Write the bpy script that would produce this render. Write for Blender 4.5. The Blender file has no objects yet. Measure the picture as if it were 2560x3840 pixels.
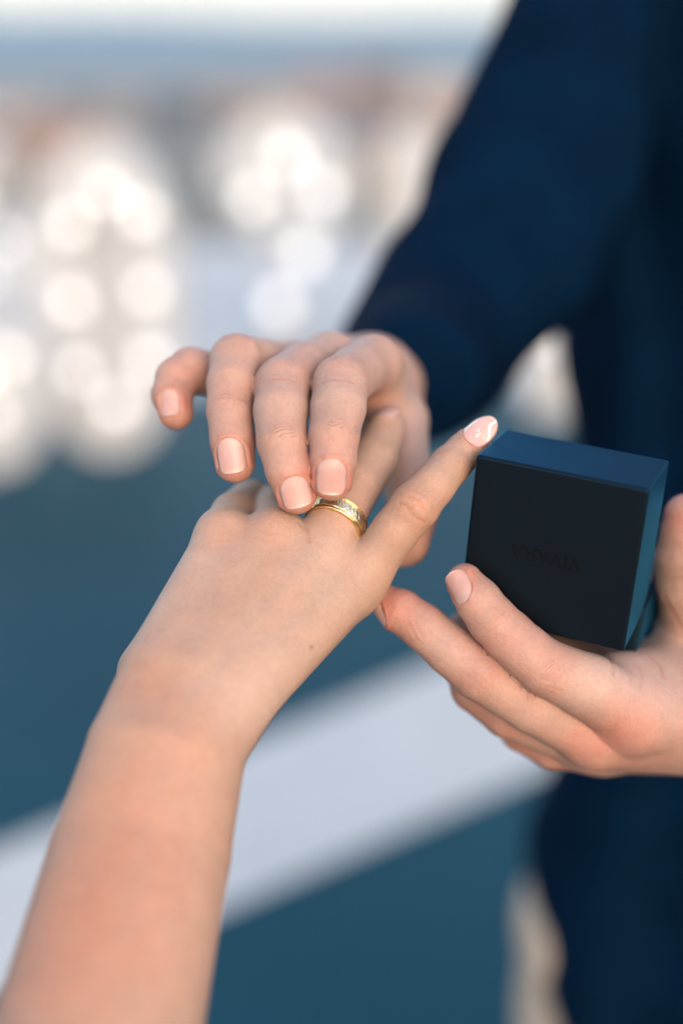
import bpy, math, random
import numpy as np
from mathutils import Vector, Matrix

# ------------------------------------------------------------------ camera, sky, sun, exposure
S = bpy.context.scene
COL = S.collection
F = 5333.0                      # focal length in photo pixels (50 mm on a 36 mm tall frame)
D0 = 540.0                      # distance of the ring in mm
CAMZ = 1420.0
PITCH = math.radians(17.9)
cam_d = bpy.data.cameras.new('camera')
cam = bpy.data.objects.new('camera', cam_d)
COL.objects.link(cam)
cam.location = (0, 0, CAMZ / 1000)
cam.rotation_euler = (math.radians(90) - PITCH, 0, 0)
cam_d.sensor_fit = 'VERTICAL'
cam_d.sensor_height = 36.0
cam_d.sensor_width = 24.0
cam_d.lens = 50.0
cam_d.clip_start = 0.02
cam_d.clip_end = 40000
cam_d.dof.use_dof = True
cam_d.dof.focus_distance = 0.537
cam_d.dof.aperture_fstop = 2.0
S.camera = cam

SUN_EL, SUN_AZ = math.radians(18), math.radians(163)    # azimuth clockwise from +Y (view direction)
world = bpy.data.worlds.new('World')
S.world = world
world.use_nodes = True
wn = world.node_tree
wn.nodes.clear()
sky = wn.nodes.new('ShaderNodeTexSky')
sky.sky_type = 'NISHITA'
sky.sun_disc = False
sky.sun_elevation = SUN_EL
sky.sun_rotation = SUN_AZ
sky.air_density = 1.0
sky.dust_density = 1.0
sky.ozone_density = 0.3
bg = wn.nodes.new('ShaderNodeBackground')
bg.inputs['Strength'].default_value = 0.15
wo = wn.nodes.new('ShaderNodeOutputWorld')
wb = wn.nodes.new('ShaderNodeMix'); wb.data_type = 'RGBA'; wb.blend_type = 'MULTIPLY'   # warm white balance, even over the sky
wb.inputs['Factor'].default_value = 1.0
wb.inputs['B'].default_value = (1.16, 0.94, 0.83, 1)
wn.links.new(sky.outputs[0], wb.inputs['A'])
wn.links.new(wb.outputs['Result'], bg.inputs[0])
wn.links.new(bg.outputs[0], wo.inputs[0])

sun_d = bpy.data.lights.new('sun', 'SUN')
sun_d.energy = 0.36
sun_d.angle = math.radians(50)
sun_d.color = (1.0, 0.93, 0.86)
sun = bpy.data.objects.new('sun', sun_d)
COL.objects.link(sun)
sd = Vector((math.sin(SUN_AZ) * math.cos(SUN_EL), math.cos(SUN_AZ) * math.cos(SUN_EL), math.sin(SUN_EL)))
sun.rotation_euler = (-sd).to_track_quat('-Z', 'Y').to_euler()
sun.location = (3, -3, 4)

S.view_settings.view_transform = 'Standard'
S.view_settings.look = 'None'
S.view_settings.exposure = 2.02
S.view_settings.gamma = 1.0
S.view_settings.use_curve_mapping = False
S.render.engine = 'CYCLES'
S.cycles.use_denoising = True
S.cycles.max_bounces = 8

# ------------------------------------------------------------------ helpers
CP, SP = math.cos(PITCH), math.sin(PITCH)
# camera frame in mm: x right, y down, z away from the lens
M_C2W = np.array([[1, 0, 0], [0, -SP, CP], [0, -CP, -SP]], float)
def c2w(p):
    p = np.asarray(p, float)
    return (p @ M_C2W.T + np.array([0, 0, CAMZ])) / 1000.0
def w2c(p):                      # metres -> camera frame mm
    p = np.asarray(p, float) * 1000.0 - np.array([0, 0, CAMZ])
    return p @ M_C2W
def J(px, py, dz):               # photo pixel at distance D0+dz
    d = D0 + dz
    return np.array([(px - 1280) * d / F, (py - 1920) * d / F, d])
def RR(r, dz):
    return r * (D0 + dz) / F
def ground_at(px, py, z=0.0):    # where a photo pixel meets the level z (metres)
    v = np.array([(px - 1280) / F, (py - 1920) / F, 1.0]) @ M_C2W.T
    t = (z - CAMZ / 1000) / v[2]
    return np.array([0, 0, CAMZ / 1000]) + v * t

def mesh_obj(name, verts, faces, mat=None, parent=None, smooth=True):
    me = bpy.data.meshes.new(name)
    me.from_pydata([tuple(v) for v in verts], [], [tuple(f) for f in faces])
    me.update()
    if smooth:
        me.polygons.foreach_set('use_smooth', np.ones(len(me.polygons), bool))
    o = bpy.data.objects.new(name, me)
    COL.objects.link(o)
    if mat: me.materials.append(mat)
    if parent: o.parent = parent
    return o
def big_mesh(name, V, Q, mat=None, parent=None):
    me = bpy.data.meshes.new(name)
    me.vertices.add(len(V)); me.vertices.foreach_set('co', np.asarray(V, np.float32).ravel())
    me.loops.add(Q.size); me.loops.foreach_set('vertex_index', Q.astype(np.int32).ravel())
    me.polygons.add(len(Q))
    me.polygons.foreach_set('loop_start', np.arange(0, Q.size, 4, dtype=np.int32))
    me.polygons.foreach_set('use_smooth', np.ones(len(Q), bool))
    me.update(calc_edges=True); me.validate()
    o = bpy.data.objects.new(name, me)
    COL.objects.link(o)
    if mat: me.materials.append(mat)
    if parent: o.parent = parent
    return o
def empty(name, loc=(0, 0, 0)):
    o = bpy.data.objects.new(name, None)
    COL.objects.link(o)
    o.location = loc
    o.empty_display_size = 0.05
    return o
def tag(o, label=None, cat=None, group=None, kind=None):
    if label: o['label'] = label
    if cat: o['category'] = cat
    if group: o['group'] = group
    if kind: o['kind'] = kind
    return o
def box_geo(x0, x1, y0, y1, z0, z1):
    v = [(x0,y0,z0),(x1,y0,z0),(x1,y1,z0),(x0,y1,z0),(x0,y0,z1),(x1,y0,z1),(x1,y1,z1),(x0,y1,z1)]
    f = [(0,3,2,1),(4,5,6,7),(0,1,5,4),(1,2,6,5),(2,3,7,6),(3,0,4,7)]
    return v, f
def box_obj(name, b, mat, parent=None, bevel=0):
    v, f = box_geo(*b)
    o = mesh_obj(name, v, f, mat, parent, smooth=False)
    if bevel:
        m = o.modifiers.new('bevel', 'BEVEL'); m.width = bevel; m.segments = 3
    return o
def attach(o, root):             # parent without moving: roots are unrotated
    o.parent = root
    o.matrix_parent_inverse = Matrix.Translation(-Vector(root.location))
    return o

# ------------------------------------------------------------------ materials
def nodes_of(name):
    m = bpy.data.materials.new(name); m.use_nodes = True
    nt = m.node_tree
    return m, nt, nt.nodes, nt.links, nt.nodes['Principled BSDF']
def plain(name, col, rough=0.6, metal=0.0, spec=0.5, noise=0.0, nscale=20.0, bump=0.0, bscale=200.0, coat=0.0, emit=None, estr=0.0, sheen=0.0):
    m, nt, N, L, b = nodes_of(name)
    b.inputs['Base Color'].default_value = (*col, 1)
    b.inputs['Roughness'].default_value = rough
    b.inputs['Metallic'].default_value = metal
    b.inputs['Specular IOR Level'].default_value = spec
    b.inputs['Coat Weight'].default_value = coat
    b.inputs['Sheen Weight'].default_value = sheen
    tc = N.new('ShaderNodeTexCoord')
    if noise:
        n = N.new('ShaderNodeTexNoise'); n.inputs['Scale'].default_value = nscale; n.inputs['Detail'].default_value = 6
        L.new(tc.outputs['Object'], n.inputs['Vector'])
        r = N.new('ShaderNodeMapRange'); r.inputs['From Min'].default_value = 0.3; r.inputs['From Max'].default_value = 0.7
        r.inputs['To Min'].default_value = 1 - noise; r.inputs['To Max'].default_value = 1 + noise
        L.new(n.outputs['Fac'], r.inputs['Value'])
        mx = N.new('ShaderNodeMix'); mx.data_type = 'RGBA'; mx.blend_type = 'MULTIPLY'
        mx.inputs['Factor'].default_value = 1
        mx.inputs['A'].default_value = (*col, 1)
        L.new(r.outputs[0], mx.inputs['B'])
        L.new(mx.outputs['Result'], b.inputs['Base Color'])
    if bump:
        n2 = N.new('ShaderNodeTexNoise'); n2.inputs['Scale'].default_value = bscale; n2.inputs['Detail'].default_value = 5
        L.new(tc.outputs['Object'], n2.inputs['Vector'])
        bp = N.new('ShaderNodeBump'); bp.inputs['Strength'].default_value = bump; bp.inputs['Distance'].default_value = 0.002
        L.new(n2.outputs['Fac'], bp.inputs['Height']); L.new(bp.outputs[0], b.inputs['Normal'])
    if emit:
        b.inputs['Emission Color'].default_value = (*emit, 1)
        b.inputs['Emission Strength'].default_value = estr
    return m

def skin_mat(name, base, red, pale, sss=0.3):
    """base skin with its own flush (attribute tint.x), paleness (tint.y), crease lines (attribute crease)."""
    m, nt, N, L, b = nodes_of(name)
    tc = N.new('ShaderNodeTexCoord')
    at = N.new('ShaderNodeAttribute'); at.attribute_name = 'tint'
    ac = N.new('ShaderNodeAttribute'); ac.attribute_name = 'crease'
    sp = N.new('ShaderNodeSeparateXYZ'); L.new(at.outputs['Vector'], sp.inputs[0])
    sc = N.new('ShaderNodeSeparateXYZ'); L.new(ac.outputs['Vector'], sc.inputs[0])
    def mth(op, a, bb=None, clamp=False):
        n = N.new('ShaderNodeMath'); n.operation = op; n.use_clamp = clamp
        for i, v in enumerate((a, bb)):
            if v is None: continue
            if isinstance(v, (int, float)): n.inputs[i].default_value = v
            else: L.new(v, n.inputs[i])
        return n.outputs[0]
    def noise(scale, detail=4, rough=0.55):
        n = N.new('ShaderNodeTexNoise'); n.inputs['Scale'].default_value = scale
        n.inputs['Detail'].default_value = detail; n.inputs['Roughness'].default_value = rough
        L.new(tc.outputs['Object'], n.inputs['Vector'])
        return n.outputs['Fac']
    big, mid, fine = noise(45, 3), noise(210, 4), noise(900, 3)
    def mixc(fac, a, bb):
        mx = N.new('ShaderNodeMix'); mx.data_type = 'RGBA'
        L.new(fac, mx.inputs['Factor'])
        for k, v in (('A', a), ('B', bb)):
            if isinstance(v, tuple): mx.inputs[k].default_value = (*v, 1)
            else: L.new(v, mx.inputs[k])
        return mx.outputs['Result']
    blotch = mth('MULTIPLY', mth('SUBTRACT', big, 0.42), 1.5, True)
    blotch2 = mth('MULTIPLY', mth('SUBTRACT', mid, 0.45), 1.4, True)
    f_red = mth('ADD', mth('MULTIPLY', sp.outputs[0], mth('ADD', mth('MULTIPLY', mid, 0.7), 0.62)), mth('ADD', mth('MULTIPLY', blotch, 0.36), mth('MULTIPLY', blotch2, 0.22)), True)
    f_pale = mth('MULTIPLY', sp.outputs[1], mth('ADD', mth('MULTIPLY', big, 0.8), 0.6), True)
    c = mixc(f_pale, base, pale)
    c = mixc(f_red, c, red)
    c = mixc(mth('MULTIPLY', sp.outputs[2], 0.55, True), c, tuple(x * y for x, y in zip(base, (0.72, 0.86, 1.05))))
    c = mixc(mth('MULTIPLY', sc.outputs[1], 1.0, True), c, tuple(x * y for x, y in zip(base, (0.35, 0.25, 0.22))))
    # crease lines: waves along the finger, broken up by noise
    ph = mth('ADD', mth('MULTIPLY', sc.outputs[0], 0.55), mth('MULTIPLY', noise(170, 2), 1.5))
    tri = mth('ABSOLUTE', mth('SUBTRACT', mth('FRACT', ph), 0.5))
    line = mth('SUBTRACT', 1.0, mth('MULTIPLY', tri, 7.0), True)
    line = mth('MULTIPLY', line, mth('MULTIPLY', mth('SUBTRACT', noise(230, 3), 0.42), 4.5, True))
    line = mth('MULTIPLY', line, sc.outputs[2], True)
    c = mixc(mth('MULTIPLY', line, 0.6), c, tuple(x * y for x, y in zip(red, (0.62, 0.5, 0.46))))
    gr = N.new('ShaderNodeMapRange'); gr.inputs['From Min'].default_value = 0.3; gr.inputs['From Max'].default_value = 0.7
    gr.inputs['To Min'].default_value = 0.86; gr.inputs['To Max'].default_value = 1.14
    L.new(mth('ADD', mth('MULTIPLY', noise(620, 4, 0.65), 0.6), mth('MULTIPLY', noise(120, 3), 0.4)), gr.inputs['Value'])
    mm = N.new('ShaderNodeMix'); mm.data_type = 'RGBA'; mm.blend_type = 'MULTIPLY'; mm.inputs['Factor'].default_value = 1
    L.new(c, mm.inputs['A']); L.new(gr.outputs[0], mm.inputs['B']); c = mm.outputs['Result']
    L.new(c, b.inputs['Base Color'])
    b.inputs['Subsurface Weight'].default_value = sss
    b.inputs['Subsurface Radius'].default_value = (1.0, 0.34, 0.19)
    b.inputs['Subsurface Scale'].default_value = 0.0035
    b.inputs['Specular IOR Level'].default_value = 0.38
    rgh = mth('ADD', 0.44, mth('MULTIPLY', mid, 0.22)); L.new(rgh, b.inputs['Roughness'])
    vor = N.new('ShaderNodeTexVoronoi'); vor.inputs['Scale'].default_value = 1100; vor.feature = 'DISTANCE_TO_EDGE'
    L.new(tc.outputs['Object'], vor.inputs['Vector'])
    h = mth('ADD', mth('MULTIPLY', mth('MINIMUM', vor.outputs['Distance'], 0.2), 0.35), mth('MULTIPLY', fine, 0.25))
    h = mth('ADD', h, mth('MULTIPLY', mid, 0.35))
    h = mth('SUBTRACT', h, mth('MULTIPLY', line, 1.4))
    bp = N.new('ShaderNodeBump'); bp.inputs['Strength'].default_value = 0.9; bp.inputs['Distance'].default_value = 0.0008
    L.new(h, bp.inputs['Height']); L.new(bp.outputs[0], b.inputs['Normal'])
    return m

def nail_mat(name, bed, edge, lun):
    m, nt, N, L, b = nodes_of(name)
    at = N.new('ShaderNodeAttribute'); at.attribute_name = 'nail'
    sp = N.new('ShaderNodeSeparateXYZ'); L.new(at.outputs['Vector'], sp.inputs[0])
    cr = N.new('ShaderNodeValToRGB'); L.new(sp.outputs[0], cr.inputs[0])
    e = cr.color_ramp.elements
    e[0].position = 0.0; e[0].color = (*lun, 1)
    e[1].position = 1.0; e[1].color = (*edge, 1)
    for p, c in ((0.22, lun), (0.38, bed), (0.90, bed), (0.95, edge)):
        x = e.new(p); x.color = (*c, 1)
    tc = N.new('ShaderNodeTexCoord')
    n = N.new('ShaderNodeTexNoise'); n.inputs['Scale'].default_value = 260; L.new(tc.outputs['Object'], n.inputs['Vector'])
    r = N.new('ShaderNodeMapRange'); r.inputs['To Min'].default_value = 0.82; r.inputs['To Max'].default_value = 1.18
    L.new(n.outputs['Fac'], r.inputs['Value'])
    mx = N.new('ShaderNodeMix'); mx.data_type = 'RGBA'; mx.blend_type = 'MULTIPLY'; mx.inputs['Factor'].default_value = 1
    L.new(cr.outputs[0], mx.inputs['A']); L.new(r.outputs[0], mx.inputs['B'])
    L.new(mx.outputs['Result'], b.inputs['Base Color'])
    b.inputs['Roughness'].default_value = 0.36; b.inputs['Specular IOR Level'].default_value = 0.4
    b.inputs['Subsurface Weight'].default_value = 0.25
    b.inputs['Subsurface Radius'].default_value = (1, .4, .3); b.inputs['Subsurface Scale'].default_value = 0.002
    return m

MAT = {}
MAT['skin_f'] = skin_mat('skin_tan', (0.33, 0.226, 0.172), (0.365, 0.18, 0.116), (0.38, 0.297, 0.255))
MAT['skin_m'] = skin_mat('skin_pink', (0.34, 0.237, 0.196), (0.37, 0.152, 0.116), (0.39, 0.305, 0.268))
MAT['nail'] = nail_mat('bare_nail', (0.41, 0.258, 0.238), (0.42, 0.33, 0.295), (0.415, 0.29, 0.27))
MAT['nail_art'] = nail_mat('polished_nail', (0.56, 0.34, 0.30), (0.58, 0.40, 0.36), (0.52, 0.30, 0.265))
MAT['nail_art'].node_tree.nodes['Principled BSDF'].inputs['Roughness'].default_value = 0.1
MAT['nail_art'].node_tree.nodes['Principled BSDF'].inputs['Coat Weight'].default_value = 0.7
MAT['polish_white'] = plain('white_polish', (0.85, 0.83, 0.80), 0.15, coat=0.5)
MAT['glitter'] = plain('silver_glitter', (0.85, 0.82, 0.78), 0.25, metal=1.0)
MAT['gold'] = plain('gold', (0.86, 0.62, 0.27), 0.16, metal=1.0)
MAT['gem'] = plain('clear_gem', (0.95, 0.95, 0.95), 0.02, metal=0.6)
def box_mat():
    m, nt, N, L, b = nodes_of('soft_touch_navy')
    b.inputs['Base Color'].default_value = (0.0004, 0.0008, 0.0022, 1); b.inputs['Roughness'].default_value = 0.7; b.inputs['Specular IOR Level'].default_value = 0.1
    g = N.new('ShaderNodeBsdfGlossy'); g.inputs['Color'].default_value = (0.03, 0.48, 0.90, 1); g.inputs['Roughness'].default_value = 0.34
    tc = N.new('ShaderNodeTexCoord'); n = N.new('ShaderNodeTexNoise'); n.inputs['Scale'].default_value = 140; n.inputs['Detail'].default_value = 8
    L.new(tc.outputs['Object'], n.inputs['Vector'])
    mr = N.new('ShaderNodeMapRange'); mr.inputs['To Min'].default_value = 0.26; mr.inputs['To Max'].default_value = 0.46
    L.new(n.outputs['Fac'], mr.inputs['Value']); L.new(mr.outputs[0], g.inputs['Roughness'])
    f = N.new('ShaderNodeFresnel'); f.inputs['IOR'].default_value = 1.38
    mx = N.new('ShaderNodeMixShader'); L.new(f.outputs[0], mx.inputs[0]); L.new(b.outputs[0], mx.inputs[1]); L.new(g.outputs[0], mx.inputs[2])
    L.new(mx.outputs[0], N['Material Output'].inputs['Surface'])
    return m
MAT['box'] = box_mat()
MAT['deboss'] = plain('debossed_black', (0.0008, 0.0014, 0.0028), 0.8, spec=0.12)
MAT['velvet'] = plain('black_velvet', (0.010, 0.012, 0.018), 0.9, sheen=0.3, noise=0.2, nscale=300)
MAT['shirt'] = plain('navy_cloth', (0.0006, 0.0082, 0.025), 0.9, spec=0.03, noise=0.25, nscale=18, bump=0.35, bscale=900)
MAT['trousers'] = plain('beige_twill', (0.42, 0.36, 0.29), 0.85, noise=0.12, nscale=25, bump=0.3, bscale=1200)
MAT['shoe'] = plain('brown_leather', (0.09, 0.05, 0.03), 0.45, noise=0.2)
MAT['button'] = plain('dark_button', (0.02, 0.025, 0.04), 0.3)
MAT['hair'] = plain('dark_hair', (0.02, 0.014, 0.01), 0.5, noise=0.4, nscale=120)
MAT['letter'] = plain('white_painted_board', (0.33, 0.375, 0.415), 0.55, noise=0.06, nscale=6)
MAT['bulb'] = plain('lit_bulb', (0.9, 0.88, 0.84), 0.3, emit=(0.97, 0.98, 0.97), estr=0.36)
MAT['socket'] = plain('bulb_socket', (0.5, 0.5, 0.48), 0.5)
MAT['concrete'] = plain('pale_concrete', (0.44, 0.46, 0.46), 0.75, noise=0.10, nscale=2.5, bump=0.2, bscale=60)
MAT['line'] = plain('white_road_paint', (0.455, 0.48, 0.475), 0.6, noise=0.07, nscale=5, bump=0.2, bscale=120)
MAT['parapet'] = plain('parapet_render', (0.38, 0.40, 0.42), 0.8, noise=0.1)

# ------------------------------------------------------------------ implicit surfaces
def smin(a, b, k):
    h = np.clip(0.5 + 0.5 * (b - a) / k, 0, 1)
    return b + (a - b) * h - k * h * (1 - h)
def cone(P, a, b, ra, rb):
    ba = b - a
    pa = P - a
    h = np.clip(pa @ ba / max(float(ba @ ba), 1e-6), 0, 1)
    d = pa - h[:, None] * ba
    return np.sqrt(np.einsum('ij,ij->i', d, d)) - (ra + (rb - ra) * h)
class Group:
    """a chain or a cluster of tapered capsules, blended with radius k"""
    def __init__(self, segs, k):
        self.segs = [(np.asarray(a, np.float32), np.asarray(b, np.float32), float(ra), float(rb)) for a, b, ra, rb in segs]
        self.k = k
        A = np.array([s[0] for s in self.segs] + [s[1] for s in self.segs])
        R = np.array([s[2] for s in self.segs] + [s[3] for s in self.segs])
        self.lo = (A - R[:, None]).min(0); self.hi = (A + R[:, None]).max(0)
    def __call__(self, P):
        d = None
        for a, b, ra, rb in self.segs:
            e = cone(P, a, b, ra, rb)
            d = e if d is None else smin(d, e, self.k)
        return d
def chain(pts, k=1.3):           # pts: (px, py, dz, r_px)
    q = [(J(x, y, z), RR(r, z)) for x, y, z, r in pts]
    return Group([(q[i][0], q[i + 1][0], q[i][1], q[i + 1][1]) for i in range(len(q) - 1)], k)
def cluster(segs, k):
    return Group([(J(*a[:3]), J(*b[:3]), RR(a[3], a[2]), RR(b[3], b[2])) for a, b in segs], k)
class Rails:
    """bundle of rails (metacarpals, forearm bones): crisp along each rail, blended between rails"""
    def __init__(self, rails, k):
        self.rails = [Group([(J(*a[:3]), J(*b[:3]), RR(a[3], a[2]), RR(b[3], b[2])) for a, b in zip(r[:-1], r[1:])], 1.0) for r in rails]
        self.k = k
        self.lo = np.min([g.lo for g in self.rails], 0); self.hi = np.max([g.hi for g in self.rails], 0)
    def __call__(self, P):
        d = None
        for g in self.rails:
            e = g(P); d = e if d is None else smin(d, e, self.k)
        return d
    def add(self, a, b, ra, rb):
        g = Group([(a, b, ra, rb)], 1.0); self.rails.append(g)
        self.lo = np.minimum(self.lo, g.lo); self.hi = np.maximum(self.hi, g.hi)
class Flesh:
    def __init__(self, palm, fingers, kweb=5.0, kside=0):
        self.palm, self.fingers, self.kweb, self.kside = palm, fingers, kweb, kside
        g = [palm] + fingers
        self.lo = np.min([x.lo for x in g], 0) - 4; self.hi = np.max([x.hi for x in g], 0) + 4
    def __call__(self, P):
        P = np.asarray(P, np.float32)
        base = self.palm(P)
        out = base.copy()
        for f in self.fingers:
            m = np.all((P > f.lo - 14) & (P < f.hi + 14), axis=1)
            if not m.any(): continue
            e = smin(base[m], f(P[m]), self.kweb)
            out[m] = smin(out[m], e, self.kside) if self.kside else np.minimum(out[m], e)
        return out
def surface(fn, lo, hi, vox, B=8):
    """sparse surface nets"""
    nb = np.maximum(1, np.ceil((hi - lo) / (vox * B)).astype(int))
    gi = np.stack(np.meshgrid(*[np.arange(n) for n in nb], indexing='ij'), -1).reshape(-1, 3)
    cen = lo + (gi + 0.5) * vox * B
    dc = np.concatenate([fn(c) for c in np.array_split(cen.astype(np.float32), max(1, len(cen) // 200000))])
    gi = gi[np.abs(dc) < vox * B * 0.87 * 1.25 + 1.0]
    off = np.stack(np.meshgrid(*[np.arange(B + 1)] * 3, indexing='ij'), -1).reshape(-1, 3)
    vals = np.empty((len(gi), (B + 1) ** 3), np.float32)
    step = 400
    for i in range(0, len(gi), step):
        g = gi[i:i + step]
        P = (lo + ((g[:, None] * B + off[None]) * vox)).reshape(-1, 3).astype(np.float32)
        vals[i:i + step] = fn(P).reshape(len(g), -1)
    vals = vals.reshape(len(gi), B + 1, B + 1, B + 1)
    N = nb * B + 2
    key = lambda c: (c[..., 0] * N[1] + c[..., 1]) * N[2] + c[..., 2]
    ins = vals < 0
    cnt = np.zeros((len(gi), B, B, B), np.int16)
    for a in (0, 1):
        for b in (0, 1):
            for c in (0, 1):
                cnt += ins[:, a:a + B, b:b + B, c:c + B]
    act = (cnt > 0) & (cnt < 8)
    bi, ci, cj, ck = np.nonzero(act)
    cell = gi[bi] * B + np.stack([ci, cj, ck], -1)
    acc = np.zeros((len(cell), 3)); n = np.zeros(len(cell))
    corner = lambda o: vals[bi, ci + o[0], cj + o[1], ck + o[2]]
    for ax in range(3):
        o1, o2 = [x for x in range(3) if x != ax]
        for u in (0, 1):
            for w in (0, 1):
                a = [0, 0, 0]; a[o1] = u; a[o2] = w
                b = list(a); b[ax] = 1
                va, vb = corner(a), corner(b)
                m = (va < 0) != (vb < 0)
                t = va / np.where(np.abs(va - vb) < 1e-9, 1, va - vb)
                p = np.tile(np.array(a, float), (len(cell), 1)); p[:, ax] += t
                acc[m] += p[m]; n[m] += 1
    V = lo + (cell + acc / n[:, None]) * vox
    ck_ = key(cell); order = np.argsort(ck_); sk = ck_[order]
    def find(c):
        kk = key(c); p = np.clip(np.searchsorted(sk, kk), 0, len(sk) - 1)
        return np.where(sk[p] == kk, order[p], -1)
    Q = []
    for ax in range(3):
        a = vals[:, :B, :B, :B]
        sl = [slice(0, B)] * 3; sl[ax] = slice(1, B + 1)
        b = vals[(slice(None),) + tuple(sl)]
        e = (a < 0) != (b < 0)
        q, i, j, k = np.nonzero(e)
        g = gi[q] * B + np.stack([i, j, k], -1)
        o1, o2 = (ax + 1) % 3, (ax + 2) % 3
        d1 = np.zeros(3, int); d1[o1] = 1
        d2 = np.zeros(3, int); d2[o2] = 1
        idx = np.stack([find(g - d1 - d2), find(g - d2), find(g), find(g - d1)], -1)
        ok = (idx >= 0).all(1)
        flip = (a[e] >= 0)[ok]
        idx = idx[ok]
        idx[flip] = idx[flip][:, ::-1]
        Q.append(idx)
    Q = np.concatenate(Q)
    for _ in range(1):           # pull the vertices onto the surface
        G = gradient(fn, V); V = V - G * evalc(fn, V)[:, None] * 0.9
    return V, Q
def evalc(fn, V):
    return np.concatenate([fn(c.astype(np.float32)) for c in np.array_split(V, max(1, len(V) // 150000 + 1))])
def gradient(fn, V, e=0.35):
    G = np.stack([evalc(fn, V + np.eye(3)[i] * e) - evalc(fn, V - np.eye(3)[i] * e) for i in range(3)], -1)
    return G / np.maximum(np.linalg.norm(G, axis=1, keepdims=True), 1e-6)
def unit(v):
    v = np.asarray(v, float); return v / np.linalg.norm(v)

def tri_noise(P, s, seed):       # cheap smooth noise from rotated sines, for cloth
    rng = np.random.RandomState(seed); out = np.zeros(len(P))
    for i in range(7):
        d = unit(rng.normal(size=3)) * (0.6 + rng.rand() * 1.2) / s
        out += np.sin(P @ d * 6.283 + rng.rand() * 6.28 + 1.2 * np.sin(P @ (d[[1, 2, 0]]) * 4 + rng.rand() * 6))
    return out / 7

# nails: C tip centre, axis towards the tip, dorsal normal, half width, reach back and forward (mm)
def nail_frame(C, back, n, hw, l0, l1, square=0.6):
    a = unit(np.asarray(C) - np.asarray(back))
    n = np.asarray(n, float); n = unit(n - a * (n @ a))
    s = np.cross(a, n)
    return dict(C=np.asarray(C, float), a=a, n=n, s=s, hw=hw, l0=l0, l1=l1, sq=square)
def nail_w(t, sq):               # relative half width along the nail, 0 = cuticle, 1 = free edge
    t = np.asarray(t, float)
    w = 0.96 * np.ones_like(t)
    b = np.clip(1 - t / 0.34, 0, 1); w = w * np.sqrt(np.clip(1 - b ** 2.2, 0, 1))
    f = np.clip((t - (1 - (1 - sq) * 0.9)) / max(1e-3, (1 - sq) * 0.9), 0, 1); w = w * np.sqrt(np.clip(1 - f ** 2.6, 0, 1))
    return w
def build_nail(name, fr, fn, mat, parent, lift=0.30, nu=14, nv=11, fit_t=0.82, deg=2):
    T = (1 - np.cos(np.linspace(0, np.pi, nu))) / 2
    Vv = np.linspace(-1, 1, nv)
    pts = []; att = []
    for t in T:
        w = max(float(nail_w(t, fr['sq'])), 0.02) * fr['hw']
        for v in Vv:
            pts.append(fr['C'] + fr['a'] * (-fr['l0'] + t * (fr['l0'] + fr['l1'])) + fr['s'] * v * w + fr['n'] * 14.0)
            att.append((t, v, 0))
    P = np.array(pts); att = np.array(att)
    h = np.zeros(len(P))
    for _ in range(40):          # sphere tracing down onto the finger
        d = fn((P - fr['n'] * h[:, None]).astype(np.float32))
        h = np.minimum(h + np.clip(d, -2, 3) * 0.8, 17.5)
    ax = att[:, 0] * (fr['l0'] + fr['l1'])
    mid = h.reshape(nu, nv)[:, nv // 2]
    k = np.arange(nu); sel = T < fit_t
    fit = np.polyfit(T[sel], mid[sel], deg)
    cur = np.polyval(fit, att[:, 0] if deg == 1 else np.minimum(att[:, 0], 0.95)) + (1.6 * np.clip(att[:, 0] - fit_t, 0, 1) ** 2 if deg == 1 else 0.0)
    y = att[:, 1] * np.maximum(nail_w(att[:, 0], fr['sq']), 0.02) * fr['hw']
    Rn = fr['hw'] * 1.32
    cross = Rn - np.sqrt(np.maximum(Rn ** 2 - y ** 2, 0.01))
    hh = cur + cross - lift
    P = P - fr['n'] * hh[:, None]
    V = c2w(P)
    Fc = [(i * nv + j, i * nv + j + 1, (i + 1) * nv + j + 1, (i + 1) * nv + j) for i in range(nu - 1) for j in range(nv - 1)]
    o = mesh_obj(name, V, Fc, mat, None)
    nrm = np.zeros(3)
    p0, p1, p2 = V[Fc[60][0]], V[Fc[60][1]], V[Fc[60][3]]
    if np.cross(p1 - p0, p2 - p0) @ (M_C2W @ fr['n']) < 0:
        o.data.flip_normals()
    a = o.data.attributes.new('nail', 'FLOAT_VECTOR', 'POINT'); a.data.foreach_set('vector', att.astype(np.float32).ravel())
    sm = o.modifiers.new('thickness', 'SOLIDIFY'); sm.thickness = 0.00045; sm.offset = -1
    attach(o, parent)
    return o, P

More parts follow.
